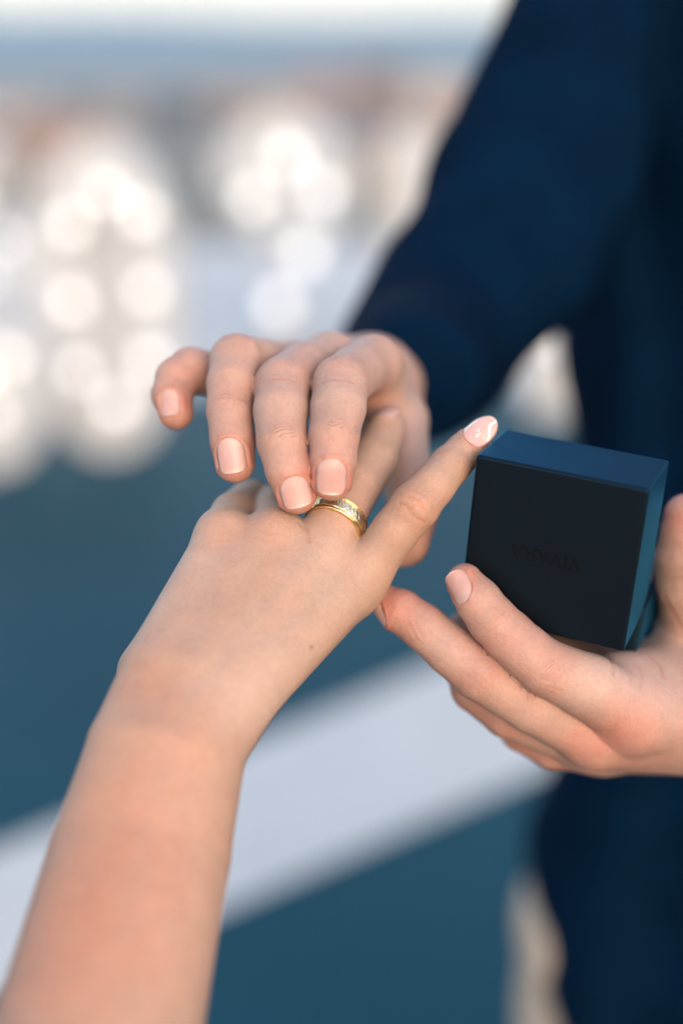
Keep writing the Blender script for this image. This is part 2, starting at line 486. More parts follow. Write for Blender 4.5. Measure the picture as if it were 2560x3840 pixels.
def finish_skin(V, Q, fn, nails, red, pale, creases, bumps=(), veins=(), moles=(), folds=()):
    """vertex relief (nail folds, knuckle dimples) and per-vertex skin colour attributes"""
    G = gradient(fn, V)
    tint = np.zeros((len(V), 3)); cre = np.zeros((len(V), 3))
    disp = np.zeros(len(V))
    for fr in nails:
        d = V - fr['C']
        x = d @ fr['a']; y = d @ fr['s']; z = d @ fr['n']
        t = (x + fr['l0']) / (fr['l0'] + fr['l1'])
        w = np.maximum(nail_w(np.clip(t, 0.0, 1), fr['sq']), 0.03) * fr['hw']
        m = (z > 0) & (np.abs(x) < 25) & (np.abs(y) < 14)
        outx = np.maximum(-x - fr['l0'], x - fr['l1'])
        dy = np.abs(y) - w
        dist = np.where(outx > 0, np.hypot(outx, np.maximum(np.abs(y) - fr['hw'] * 0.35, 0)), dy)
        front = np.clip((0.92 - t) / 0.2, 0, 1)
        fold = 0.55 * np.exp(-((dist - 0.9) / 0.75) ** 2) * front - 0.28 * np.clip(-dist / 0.6, 0, 1)
        disp[m] += fold[m]
        tint[m, 0] += (0.28 * np.exp(-((dist - 0.7) / 1.2) ** 2) * front)[m]
    for c, r, amt in red:
        tint[:, 0] += amt * np.exp(-((V - c) ** 2).sum(1) / (r * r))
    for c, r, amt in pale:
        tint[:, 1] += amt * np.exp(-((V - c) ** 2).sum(1) / (r * r))
    for c, a, n, rad, ln, amt in creases:      # joint centre, finger axis, dorsal normal
        a = unit(a); n = np.asarray(n, float); n = unit(n - a * (n @ a)); s = np.cross(a, n)
        d = V - c
        x = d @ a; y = d @ s; z = d @ n
        w = amt * np.exp(-(x / ln) ** 4) * np.clip(z / rad * 1.5 + 0.15, 0, 1) * np.clip(1.35 - np.abs(y) / rad, 0, 1)
        w[(np.abs(x) > ln * 2) | ((d ** 2).sum(1) > (rad * 2.2) ** 2 + ln * ln * 4)] = 0
        q = x * (1 + 0.10 * np.abs(y)) + 0.05 * np.sign(x) * y * y + 0.5 * np.sin(y * 0.9 + c[0])
        m = w > cre[:, 2]
        cre[m] = np.stack([q, 0 * y, w], -1)[m]
        disp -= 0.05 * w * np.cos(q * 2 * np.pi / 2.6)
    for c, r, amt in bumps:
        disp += amt * np.exp(-((V - c) ** 2).sum(1) / (r * r))
    for path, r, amt in veins:
        d = np.min([cone(V, a, b, 0, 0) for a, b in zip(path[:-1], path[1:])], 0)
        g = np.exp(-(d / r) ** 2) * amt
        tint[:, 2] = np.maximum(tint[:, 2], g); disp += 0.04 * g
    for pts, r, dep in folds:
        path = [surface_point(fn, *p) for p in pts]
        d = np.min([cone(V, a, b, 0, 0) for a, b in zip(path[:-1], path[1:])], 0)
        g = np.exp(-(d / r) ** 2)
        disp -= dep * g; disp += dep * 0.45 * np.exp(-((d - 2.2 * r) / (1.3 * r)) ** 2)
        cre[:, 2] *= 1 - 0.7 * np.exp(-(d / (3 * r)) ** 2)
        tint[:, 0] += 0.5 * g * min(1, dep / 0.3); cre[:, 1] = np.maximum(cre[:, 1], 0.26 * g * min(1, dep / 0.35))
    for c, r in moles:
        cre[:, 1] += np.exp(-(((V - c)[:, :2] ** 2).sum(1)) / (r * r)) * (V[:, 2] < c[2] + 30)
    V = V + G * disp[:, None]
    return V, np.clip(tint, 0, 1.2), cre
def surface_point(fn, px, py):   # nearest flesh along a line of sight
    h = 380.0
    for _ in range(60):
        h += float(fn(np.array([[(px - 1280) * h / F, (py - 1920) * h / F, h]], np.float32))[0]) * 0.9
    return np.array([(px - 1280) * h / F, (py - 1920) * h / F, h])
def put_attrs(o, tint, cre):
    for nm, arr in (('tint', tint), ('crease', cre)):
        a = o.data.attributes.new(nm, 'FLOAT_VECTOR', 'POINT')
        a.data.foreach_set('vector', arr.astype(np.float32).ravel())
DORS = np.array([0, 0, -1.0])
def joint(ch, i, n=DORS, amt=1.0, ln=4.2):
    x, y, z, r = ch[i]; x0, y0, z0, _ = ch[max(i - 1, 0)]; x1, y1, z1, _ = ch[min(i + 1, len(ch) - 1)]
    return (J(x, y, z), J(x1, y1, z1) - J(x0, y0, z0), n, RR(r, z), ln, amt)

# ------------------------------------------------------------------ setting: terrace, painted band, town, hills
def sheet(name, pts, z, mat):
    o = mesh_obj(name, [(p[0], p[1], z) for p in pts], [tuple(range(len(pts)))], mat, smooth=False)
    tag(o, kind='structure'); return o
def asphalt():
    m, nt, N, L, b = nodes_of('blue_deck_paint')
    tc = N.new('ShaderNodeTexCoord')
    n1 = N.new('ShaderNodeTexNoise'); n1.inputs['Scale'].default_value = 1.1; n1.inputs['Detail'].default_value = 6
    n2 = N.new('ShaderNodeTexNoise'); n2.inputs['Scale'].default_value = 90; n2.inputs['Detail'].default_value = 4
    for n in (n1, n2): L.new(tc.outputs['Object'], n.inputs['Vector'])
    cr = N.new('ShaderNodeValToRGB'); L.new(n1.outputs['Fac'], cr.inputs[0])
    cr.color_ramp.elements[0].position = 0.3; cr.color_ramp.elements[0].color = (0.0003, 0.040, 0.066, 1)
    cr.color_ramp.elements[1].position = 0.72; cr.color_ramp.elements[1].color = (0.0008, 0.051, 0.079, 1)
    L.new(cr.outputs[0], b.inputs['Base Color'])
    b.inputs['Roughness'].default_value = 0.6; b.inputs['Specular IOR Level'].default_value = 0.14
    bp = N.new('ShaderNodeBump'); bp.inputs['Strength'].default_value = 0.5; bp.inputs['Distance'].default_value = 0.004
    L.new(n2.outputs['Fac'], bp.inputs['Height']); L.new(bp.outputs[0], b.inputs['Normal'])
    return m
MAT['deck'] = asphalt()
EDGE = 11.2
GZ = -26.0
deck = sheet('terrace_floor', [(-14, -6), (14, -6), (14, EDGE), (-14, EDGE)], 0.0, MAT['concrete'])
sheet('painted_floor', [(-12, -5), (12, -5), (12, 6.15), (-12, 6.15)], 0.004, MAT['deck'])
a0, a1 = ground_at(0, 3200), ground_at(1620, 2510)
b0, b1 = ground_at(0, 3790), ground_at(2080, 2880)
def ext(p, q, t0, t1): return [p + (q - p) * t0, p + (q - p) * t1]
A = ext(a0, a1, -1.2, 3.0); Bq = ext(b0, b1, -1.2, 2.4)
sheet('painted_line', [A[0], A[1], Bq[1], Bq[0]], 0.008, MAT['line'])
# building under the terrace so that the drop reads from other sides
o = box_obj('terrace_block', (-14, 14, -6, EDGE, GZ, -0.012), MAT['parapet']); tag(o, kind='structure')

def ground_mat():
    m, nt, N, L, b = nodes_of('town_ground')
    tc = N.new('ShaderNodeTexCoord')
    n = N.new('ShaderNodeTexNoise'); n.inputs['Scale'].default_value = 0.004; n.inputs['Detail'].default_value = 8
    L.new(tc.outputs['Object'], n.inputs['Vector'])
    cr = N.new('ShaderNodeValToRGB'); L.new(n.outputs['Fac'], cr.inputs[0])
    cr.color_ramp.elements[0].position = 0.35; cr.color_ramp.elements[0].color = (0.08, 0.10, 0.07, 1)
    cr.color_ramp.elements[1].position = 0.62; cr.color_ramp.elements[1].color = (0.26, 0.23, 0.20, 1)
    L.new(cr.outputs[0], b.inputs['Base Color']); b.inputs['Roughness'].default_value = 0.9
    return m
gm = ground_mat()
mesh_obj('ground', [(-16000, -3000, GZ), (16000, -3000, GZ), (16000, 24000, GZ), (-16000, 24000, GZ)], [(0, 1, 2, 3)], gm, smooth=False)['kind'] = 'structure'

# hills: a ridge mesh with real depth
def hills(name, y0, y1, hmax, seed, mat):
    nx, ny = 160, 24
    rng = np.random.RandomState(seed)
    V = []
    for j in range(ny):
        v = j / (ny - 1)
        for i in range(nx):
            u = i / (nx - 1)
            x = -9000 + 18000 * u; y = y0 + (y1 - y0) * v
            prof = math.sin(math.pi * v) ** 1.3
            rid = 0.86 + 0.05 * math.sin(u * 17 + seed) + 0.035 * math.sin(u * 43 + 2 * seed) + 0.02 * math.sin(u * 91 + v * 9)
            V.append((x, y, GZ - 4 + prof * rid * (hmax - GZ)))
    Fc = [(j * nx + i, j * nx + i + 1, (j + 1) * nx + i + 1, (j + 1) * nx + i) for j in range(ny - 1) for i in range(nx - 1)]
    o = mesh_obj(name, V, Fc, mat); o['kind'] = 'structure'
    return o
MAT['forest'] = plain('forest_hill', (0.045, 0.075, 0.055), 0.95, noise=0.4, nscale=0.01)
hills('hills', 5200, 8200, 175, 1, MAT['forest'])

# town houses: each with walls, roof and windows
def building(px0, px1, ytop, dist, depth, wall, roof, label, storeys, cat='building', group='town buildings below the terrace'):
    x0 = (px0 - 1280) / F * dist; x1 = (px1 - 1280) / F * dist
    v = np.array([0, (ytop - 1920) / F, 1.0]) @ M_C2W.T
    ztop = CAMZ / 1000 + v[2] / v[1] * dist
    h = ztop - GZ
    w = x1 - x0
    root = empty('town_building', ((x0 + x1) / 2, dist, GZ))
    attach(box_obj('wall', (x0, x1, dist, dist + depth, GZ, ztop), wall), root)
    if roof[0] == 'pitched':
        rh = min(w, depth) * 0.22; e = 0.6
        vs = [(x0 - e, dist - e, ztop), (x1 + e, dist - e, ztop), (x1 + e, dist + depth + e, ztop), (x0 - e, dist + depth + e, ztop),
              (x0 - e, dist + depth / 2, ztop + rh), (x1 + e, dist + depth / 2, ztop + rh)]
        fs = [(0, 1, 5, 4), (2, 3, 4, 5), (1, 2, 5), (3, 0, 4), (3, 2, 1, 0)]
        attach(mesh_obj('roof', vs, fs, roof[1], smooth=False), root)
    else:
        attach(box_obj('roof', (x0 - 0.4, x1 + 0.4, dist - 0.4, dist + depth + 0.4, ztop + 0.01, ztop + 0.9), roof[1]), root)
    n = max(2, int(w / 5)); ww = w / n
    rows = max(1, storeys)
    first = None
    for r in range(rows):
        zc = ztop - 1.0 - (r + 0.5) * 3.1
        if zc < GZ + 1.2: break
        for c in range(n):
            cx = x0 + (c + 0.5) * ww
            if first is None:
                first = box_obj('window', (-ww * 0.26, ww * 0.26, -0.08, 0.15, -0.8, 0.8), MAT['winglass']); wobj = first
            else:
                wobj = first.copy(); COL.objects.link(wobj)
            wobj.location = (cx - root.location.x, dist - root.location.y, zc - root.location.z)
            wobj.parent = root
    tag(root, label, cat, group)
MAT['winglass'] = plain('dark_window', (0.04, 0.05, 0.06), 0.15)
def wallm(n, c): return plain(n, c, 0.85, noise=0.08, nscale=0.3)
WL = dict(cream=wallm('wall_cream', (0.341, 0.303, 0.253)), grey=wallm('wall_grey', (0.231, 0.237, 0.242)), pink=wallm('wall_pink', (0.303, 0.209, 0.182)),
          white=wallm('wall_white', (0.396, 0.385, 0.369)), brown=wallm('wall_brown', (0.15, 0.125, 0.13)), slate=wallm('wall_slate', (0.094, 0.121, 0.149)))
RF = dict(tile=wallm('roof_tile', (0.25, 0.155, 0.115)), flat=wallm('roof_concrete', (0.198, 0.193, 0.187)), dark=wallm('roof_dark', (0.055, 0.061, 0.066)))
TB = [
 (-160, 190, 395, 620, 40, 'white', ('flat', 'flat'), 'broad white block with flat grey roof beside the tiled houses', 5),
 (60, 330, 500, 330, 22, 'pink', ('pitched', 'tile'), 'pink house with orange tiled roof behind the tall ring letter', 3),
 (335, 480, 455, 400, 24, 'cream', ('pitched', 'tile'), 'cream house with orange tiled roof next to the pink one', 3),
 (200, 420, 372, 800, 40, 'slate', ('flat', 'dark'), 'slate blue block with dark flat roof behind the tiled houses', 4),
 (440, 600, 365, 760, 40, 'grey', ('flat', 'flat'), 'grey concrete block with flat roof and four window rows', 4),
 (560, 770, 430, 480, 30, 'slate', ('pitched', 'dark'), 'slate blue house with dark pitched roof between the light-up letters', 4),
 (640, 820, 345, 900, 40, 'slate', ('flat', 'flat'), 'slate blue block with pale flat roof far behind', 3),
 (790, 960, 340, 700, 35, 'pink', ('flat', 'flat'), 'pink block with flat roof left of the brown tower', 5),
 (970, 1130, 345, 640, 35, 'cream', ('flat', 'flat'), 'cream block with flat roof and five window rows', 5),
 (1080, 1340, 335, 820, 40, 'pink', ('pitched', 'tile'), 'long pink building with orange tiled roof beyond the cream block', 4),
 (1330, 1520, 250, 520, 30, 'brown', ('flat', 'dark'), 'tall dark brown tower with flat roof', 9),
 (1520, 1760, 300, 600, 40, 'white', ('flat', 'flat'), 'white slab block with flat roof right of the brown tower', 7),
 (1650, 1900, 420, 380, 28, 'pink', ('pitched', 'tile'), 'pink house with orange roof beside the dark shirt sleeve', 4),
 (1360, 1650, 560, 300, 25, 'cream', ('flat', 'flat'), 'low cream house with flat roof below the brown tower', 3),
 (820, 1080, 560, 310, 25, 'grey', ('flat', 'flat'), 'low grey house with flat roof behind the question mark letter', 3),
 (-150, 60, 560, 300, 25, 'cream', ('pitched', 'tile'), 'low cream house with orange roof at the edge of town', 3),
]
for px0, px1, yt, dist, dep, wl, rf, lab, st in TB:
    building(px0, px1, yt, dist, dep, WL[wl], (rf[0], RF[rf[1]]), lab, st)

# ------------------------------------------------------------------ light-up letters
def stroke_letter(name, paths, width, depth, base, yaw, label, bulbs, back=None, bs=1.0, group='light-up letters standing on the terrace'):
    """letter face from thick strokes (x, z in metres), extruded; bulbs stand on the face"""
    root = empty(name, base)
    root.rotation_euler.z = yaw
    hw = width / 2
    V, Fc = [], []
    for path in paths:
        p = np.array(path, float)
        n = len(p)
        closed = np.allclose(p[0], p[-1])
        T = np.zeros_like(p)
        for i in range(n):
            a = p[i - 1] if i > 0 else (p[-2] if closed else p[0])
            b = p[i + 1] if i < n - 1 else (p[1] if closed else p[-1])
            T[i] = unit(b - a)
        Nn = np.stack([-T[:, 1], T[:, 0]], -1)
        s = len(V)
        for i in range(n):
            for sgn, y in ((1, -depth / 2), (1, depth / 2), (-1, depth / 2), (-1, -depth / 2)):
                q = p[i] + Nn[i] * hw * sgn
                V.append((q[0], y, max(q[1], 0.0)))
        for i in range(n - 1):
            for k in range(4):
                a, b = s + i * 4 + k, s + i * 4 + (k + 1) % 4
                Fc.append((a, b, b + 4, a + 4))
        if not closed:
            Fc.append((s + 3, s + 2, s + 1, s)); e = s + (n - 1) * 4; Fc.append((e, e + 1, e + 2, e + 3))
    body = mesh_obj('letter_body', V, Fc, MAT['letter'], root, smooth=False)
    if back:
        pts = back; n = len(pts)
        pv = [(x, 0.01, z) for x, z in pts] + [(x, depth / 2 + 0.004, z) for x, z in pts]
        mesh_obj('back_panel', pv, [tuple(range(n)), tuple(range(2 * n - 1, n - 1, -1))] + [(i, i + n, (i + 1) % n + n, (i + 1) % n) for i in range(n)], MAT['letter'], root, smooth=False)
    for x, z in bulbs:
        b = bpy.data.objects.new('bulb', bulb_mesh); COL.objects.link(b); b.parent = root
        b.location = (x, -depth / 2 - 0.03, z); b.scale = (bs, bs, bs)
        k = bpy.data.objects.new('socket', socket_mesh); COL.objects.link(k); k.parent = b
    tag(root, label, 'letter', group)
    return root
def lathe(prof, n=16):
    V, Fc = [], []
    for y, r in prof:
        for i in range(n):
            a = 2 * math.pi * i / n
            V.append((r * math.cos(a), y, r * math.sin(a)))
    for j in range(len(prof) - 1):
        for i in range(n):
            Fc.append((j * n + i, j * n + (i + 1) % n, (j + 1) * n + (i + 1) % n, (j + 1) * n + i))
    Fc.append(tuple(range(n))[::-1]); Fc.append(tuple((len(prof) - 1) * n + i for i in range(n)))
    return V, Fc
def lathe_mesh(name, prof, mat):
    V, Fc = lathe(prof); me = bpy.data.meshes.new(name); me.from_pydata(V, [], Fc); me.materials.append(mat)
    me.polygons.foreach_set('use_smooth', np.ones(len(me.polygons), bool)); return me
bulb_mesh = lathe_mesh('bulb', [(0.025, 0.014), (0.015, 0.018), (0.0, 0.034), (-0.02, 0.040), (-0.04, 0.034), (-0.054, 0.014)], MAT['bulb'])
socket_mesh = lathe_mesh('socket', [(0.032, 0.02), (0.020, 0.02), (0.018, 0.016)], MAT['socket'])
def oval(cx, cz, rx, rz, a0=0, a1=360, n=28):
    return [(cx + rx * math.cos(math.radians(a)), cz + rz * math.sin(math.radians(a))) for a in np.linspace(a0, a1, n)]
def place(px, py): g = ground_at(px, py); return (g[0], g[1], 0.008)
def lp(px, py, base):            # photo pixel on the letter's face plane -> letter x, z
    v = np.array([(px - 1280) / F, (py - 1920) / F, 1.0]) @ M_C2W.T
    t = (base[1] - 0.1) / v[1]
    return (v[0] * t - base[0], CAMZ / 1000 + v[2] * t - base[2])
B1 = place(430, 1700)
stroke_letter('light_up_letter', [oval(0, 0.575, 0.19, 0.49)], 0.17, 0.16, B1, 0,
   'tall white oval light-up letter with bulbs on dark floor', [lp(x, y, B1) for x, y in ((395, 722), (270, 841), (540, 800), (277, 1127), (555, 1086), (302, 1388), (563, 1347), (440, 1510))], back=oval(0, 0.575, 0.2, 0.5)[:-1], bs=0.82)
B2 = place(1070, 1290)
stroke_letter('light_up_letter', [oval(0, 0.80, 0.25, 0.26, 190, -60, 22) + [(0.03, 0.45), (0.0, 0.34)], [(0, 0.02), (0, 0.2)]], 0.17, 0.16, B2, 0,
   'white question mark light-up letter on pale concrete', [lp(x, y, B2) for x, y in ((1078, 588), (947, 743), (1200, 719), (1143, 947), (1045, 1135))], back=oval(0, 0.78, 0.27, 0.28, 270, -90)[:-1], bs=1.3)
B3 = place(60, 1770)
stroke_letter('light_up_letter', [oval(-0.08, 0.29, 0.15, 0.21)], 0.15, 0.14, B3, 0,
   'small low white ring light-up letter left of the tall oval one', [lp(x, y, B3) for x, y in ((40, 1345), (-30, 1540), (-80, 1400))], back=oval(-0.08, 0.29, 0.16, 0.22)[:-1], bs=0.8)
B4 = place(-20, 1105)
stroke_letter('light_up_letter', [oval(-0.05, 0.45, 0.22, 0.38, 40, 330, 22) + [(0.13, 0.42), (-0.02, 0.42)]], 0.16, 0.15, B4, 0,
   'far white letter with open curve standing behind the small ring letter', [lp(x, y, B4) for x, y in ((22, 905), (-90, 760), (-60, 1040))])
B5 = place(2070, 1545)
stroke_letter('light_up_letter', [[(0, 0.0), (0, 1.12)], [(-0.60, 0.0), (-0.60, 1.12)], [(-0.60, 0.62), (0, 0.62)]], 0.2, 0.16, B5, 0,
   'white straight-legged light-up letter seen between sleeve and torso', [lp(x, y, B5) for x, y in ((2105, 1262), (2075, 900), (2080, 700))], bs=1.5)

# ------------------------------------------------------------------ woman's arm and hand
W_PINKY = [(1340, 2210, 8, 84), (1400, 2105, 4, 90), (1480, 1992, 0, 88), (1556, 1897, -2, 92), (1622, 1822, 2, 82), (1686, 1747, 8, 76), (1742, 1690, 13, 70), (1782, 1648, 16, 56)]
W_RING = [(1215, 2070, 4, 98), (1255, 1965, 6, 101), (1336, 1821, 20, 93), (1403, 1717, 34, 90), (1440, 1630, 46, 76), (1458, 1592, 50, 62)]
W_MID = [(1035, 2010, 4, 98), (1030, 1945, 25, 92), (1000, 1910, 50, 88), (985, 1990, 70, 80), (990, 2100, 62, 65)]
W_IND = [(835, 2010, 6, 95), (880, 1935, 28, 90), (940, 1885, 52, 85), (955, 1960, 75, 78), (960, 2080, 70, 65)]
W_THB = [(560, 2520, 5, 120), (700, 2300, 35, 105), (830, 2200, 60, 95), (960, 2150, 75, 78)]
K2, K3, K4, K5 = (838, 2012, 6, 96), (1035, 2010, 4, 97), (1212, 2075, 3, 97), (1355, 2170, 5, 92)
w_palm = Rails([
    [K2, (585, 2500, -26, 122), (500, 2800, -42, 172), (415, 3200, -56, 230), (268, 3840, -95, 285), (150, 4900, -150, 380)],
    [K3, (705, 2540, -31, 130), (605, 2820, -46, 180), (520, 3200, -58, 236), (370, 3840, -95, 286), (240, 4900, -150, 380)],
    [K4, (825, 2550, -31, 130), (690, 2830, -45, 178), (590, 3200, -56, 232), (430, 3840, -92, 282)],
    [K5, (950, 2580, -28, 122), (770, 2790, -39, 156), (640, 3200, -52, 220), (475, 3840, -90, 280), (330, 4900, -145, 380)],
    [(900, 2090, 16, 96), (650, 2540, -8, 120), (540, 2900, -30, 180)], [(1300, 2225, 14, 104), (940, 2590, -14, 120), (740, 2820, -28, 160)], [(1080, 2100, 14, 98), (770, 2580, -8, 124)],
    [(930, 2060, 3, 78), (645, 2520, -29, 112)], [(1120, 2085, 2, 78), (765, 2545, -32, 116)], [(1283, 2165, 3, 76), (888, 2565, -30, 110)]], 8.0)
# upper arm beyond the frame, towards the shoulder beside the camera
sh = w2c([-0.36, 0.02, 1.30]); el = J(240, 4950, -150)
w_palm.add(el, sh, 36.0, 48.0)
woman = Flesh(w_palm, [chain(c) for c in (W_PINKY, W_RING, W_MID, W_IND, W_THB)], kweb=6.0)
V, Q = surface(woman, woman.lo, woman.hi, 0.9)
wp_frame = nail_frame(J(1782, 1648, 16), J(1686, 1747, 8), (-0.12, -0.10, -0.98), 5.5, 8.0, 10.8, 0.30)
wr_frame = nail_frame(J(1458, 1592, 50), J(1403, 1717, 34), (-0.2, -0.8, -0.55), 5.0, 6.0, 8.5, 0.5)
red = [(J(*K2[:3]) + DORS * 9, 9, .35), (J(*K3[:3]) + DORS * 9, 9, .30), (J(*W_PINKY[3][:3]), 11, .55), (J(*W_PINKY[5][:3]), 8, .3), (J(*W_PINKY[6][:3]), 9, .25),
       (J(960, 2250, -8), 17, .38), (J(800, 2400, -18), 15, .34), (J(560, 2560, -40), 13, .45), (J(640, 2800, -58), 24, .3), (J(400, 3200, -80), 34, .55), (J(260, 3600, -105), 34, .6), (J(1260, 1925, 0), 7, .3)]
pale = [(J(760, 2120, -2), 16, .7), (J(620, 2380, -15), 16, .7), (J(900, 2660, -40), 18, .6), (J(1150, 2150, -6), 14, .5), (J(1020, 2500, -25), 18, .35), (J(700, 3300, -90), 40, .25)]
cre = [joint(W_PINKY, 3, (0.1, -0.15, -1), .4, 6.5), joint(W_PINKY, 5, (0, -0.1, -1), .35, 3.5), joint(W_RING, 3, (0, -.3, -1), .6, 4)]
on_front = lambda px, py: surface_point(woman, px, py)
vp = lambda pts: [on_front(*p) for p in pts]
veins = [(vp([(1100, 2110), (1040, 2230), (930, 2330), (850, 2470), (720, 2600)]), 2.6, .4), (vp([(930, 2130), (930, 2330)]), 2.2, .3), (vp([(1260, 2190), (1150, 2300), (1010, 2400), (850, 2470)]), 2.4, .3),
         (vp([(720, 2600), (640, 2800), (560, 3100), (470, 3500)]), 3.6, .2)]
moles = [(on_front(1167, 2428), 0.6)]
V, tint, crs = finish_skin(V, Q, woman, [wp_frame, wr_frame], red, pale, cre, veins=veins, moles=moles, folds=[
    ([(1496, 1884), (1532, 1905), (1556, 1938), (1592, 1958)], .62, .34), ([(1526, 1860), (1572, 1878), (1598, 1912), (1622, 1938)], .6, .32), ([(1540, 1904), (1566, 1888), (1588, 1906)], .55, .3),
    ([(1548, 1838), (1600, 1862), (1634, 1900)], .5, .18), ([(1480, 1930), (1520, 1952), (1552, 1985)], .5, .14), ([(1648, 1733), (1688, 1754), (1722, 1788)], .55, .26), ([(1662, 1722), (1702, 1738), (1736, 1766)], .5, .18),
    ([(770, 2010), (815, 2030), (860, 2028)], .5, .08), ([(975, 1985), (1010, 2003), (1050, 1998)], .5, .1), ([(960, 2015), (1000, 2030), (1045, 2026)], .5, .08), ([(1120, 1960), (1150, 1985), (1160, 2030)], .7, .3)])
wroot = big_mesh('person', c2w(V), Q, MAT['skin_f'])
put_attrs(wroot, tint, crs)
tag(wroot, 'bare outstretched forearm and hand wearing a gold ring, pale pink polished nails', 'person')
nail_o, NP = build_nail('nail', wp_frame, woman, MAT['nail_art'], wroot, lift=0.45, nu=18, nv=13, fit_t=0.5, deg=1)
nail_o['label'] = 'long almond nail in sheer pink polish with white swirl'
build_nail('nail', wr_frame, woman, MAT['nail'], wroot, lift=0.4)
# white swirl and glitter crescent on the long nail
def on_nail(t, v): # bilinear on the nail grid
    T = (1 - np.cos(np.linspace(0, np.pi, 18))) / 2
    i = np.clip(np.searchsorted(T, t) - 1, 0, 16); f = (t - T[i]) / (T[i + 1] - T[i])
    y = (v + 1) / 2 * 12; j = int(np.clip(math.floor(y), 0, 11)); g = y - j
    P = NP.reshape(18, 13, 3)
    return (P[i, j] * (1 - f) * (1 - g) + P[i + 1, j] * f * (1 - g) + P[i, j + 1] * (1 - f) * g + P[i + 1, j + 1] * f * g) + wp_frame['n'] * 0.10
def nail_stroke(name, pts, wid, mat):
    V, Fc = [], []
    n = len(pts)
    for i, (t, v) in enumerate(pts):
        w = wid * (0.35 + 0.65 * math.sin(math.pi * (i + 0.5) / n))
        t2, v2 = pts[min(i + 1, n - 1)]; t1, v1 = pts[max(i - 1, 0)]
        dx, dy = (t2 - t1) * 18.8, (v2 - v1) * 5.5
        l = math.hypot(dx, dy); nx, ny = -dy / l, dx / l
        for s in (-1, 1):
            V.append(c2w(on_nail(t + nx * s * w / 18.8, max(-.98, min(.98, v + ny * s * w / 5.5)))))
    Fc = [(2 * i, 2 * i + 1, 2 * i + 3, 2 * i + 2) for i in range(n - 1)]
    o = mesh_obj(name, V, Fc, mat, None)
    attach(o, nail_o); return o
nail_sgn = 1 if (wp_frame['s'] @ np.array([1, 1, 0])) > 0 else -1     # side of the nail turned to the box
sw = [(0.40 + 0.57 * u, nail_sgn * (0.86 - 1.75 * u + 1.45 * u * u + 0.12 * math.sin(u * 7.0))) for u in np.linspace(0, 1, 24)]
nail_stroke('white_swirl', sw, 0.5, MAT['polish_white'])
rg = random.Random(4)
GV, GF = [], []
for i in range(70):
    u = rg.random(); t = 0.12 + 0.36 * u; v = -nail_sgn * (0.42 - 0.55 * math.sin(u * 3.1)) + rg.uniform(-.12, .12)
    p = on_nail(t, max(-.9, min(.9, v))); r = rg.uniform(0.07, 0.14)
    tl = np.array([rg.uniform(-.5, .5) for _ in range(3)])
    a_ = unit(wp_frame['a'] + tl); b_ = unit(np.cross(wp_frame['n'] + tl, a_)); k = len(GV)
    GV += [c2w(p + a_ * r), c2w(p + b_ * r), c2w(p - a_ * r), c2w(p - b_ * r)]; GF.append((k, k + 1, k + 2, k + 3))
g = mesh_obj('glitter', GV, GF, MAT['glitter'], None, smooth=False); attach(g, nail_o); g['kind'] = 'stuff'

# ------------------------------------------------------------------ ring pair on the ring finger
def ring(name, C, axis, prof, mat, n=96, wob=None):
    a = unit(axis); e1 = unit(np.cross(a, [0, 0, 1])); e2 = np.cross(a, e1)
    V, Fc = [], []
    m = len(prof)
    for i in range(n):
        th = 2 * math.pi * i / n
        dr = math.cos(th) * e1 + math.sin(th) * e2
        for x, r in prof:
            V.append(c2w(C + a * x + dr * r))
    for i in range(n):
        for j in range(m):
            Fc.append((i * m + j, i * m + (j + 1) % m, ((i + 1) % n) * m + (j + 1) % m, ((i + 1) % n) * m + j))
    return mesh_obj(name, V, Fc, mat)
rc = J(1259, 1958, 6.7); rax = J(1336, 1821, 20) - J(1255, 1965, 6)
rax = unit(unit(rax) + np.array([0, 0, -0.05]))
def gold_engraved():
    m, nt, N, L, b = nodes_of('engraved_gold')
    tc = N.new('ShaderNodeTexCoord')
    v = N.new('ShaderNodeTexVoronoi'); v.inputs['Scale'].default_value = 900
    w = N.new('ShaderNodeTexWave'); w.inputs['Scale'].default_value = 260; w.inputs['Distortion'].default_value = 14
    L.new(tc.outputs['Object'], v.inputs['Vector']); L.new(tc.outputs['Object'], w.inputs['Vector'])
    bp = N.new('ShaderNodeBump'); bp.inputs['Strength'].default_value = 0.6; bp.inputs['Distance'].default_value = 0.00022
    ad = N.new('ShaderNodeMath'); ad.operation = 'ADD'; L.new(v.outputs['Distance'], ad.inputs[0]); L.new(w.outputs['Fac'], ad.inputs[1])
    L.new(ad.outputs[0], bp.inputs['Height']); L.new(bp.outputs[0], b.inputs['Normal'])
    b.inputs['Base Color'].default_value = (0.92, 0.78, 0.50, 1); b.inputs['Metallic'].default_value = 1; b.inputs['Roughness'].default_value = 0.32
    return m
MAT['gold_eng'] = gold_engraved()
RI = 10.35
ring_root = empty('wedding_ring', c2w(rc))
rim = lambda a, b: [(a, RI), (a - .1, RI + .7), (a + .1, RI + 1.3), ((a + b) / 2, RI + 1.5), (b - .1, RI + 1.3), (b + .1, RI + .7), (b, RI)]
attach(ring('polished_rim', rc, rax, rim(-3.3, -2.0), MAT['gold']), ring_root)
attach(ring('engraved_band', rc, rax, [(-1.95, RI + .02), (-1.95, RI + 1.1), (-1.5, RI + 1.25), (2.3, RI + 1.25), (2.75, RI + 1.1), (2.75, RI + .02)], MAT['gold_eng']), ring_root)
attach(ring('polished_rim', rc, rax, rim(2.8, 3.5), MAT['gold']), ring_root)
tag(ring_root, 'shiny gold band with engraved centre being slid onto the ring finger', 'ring')
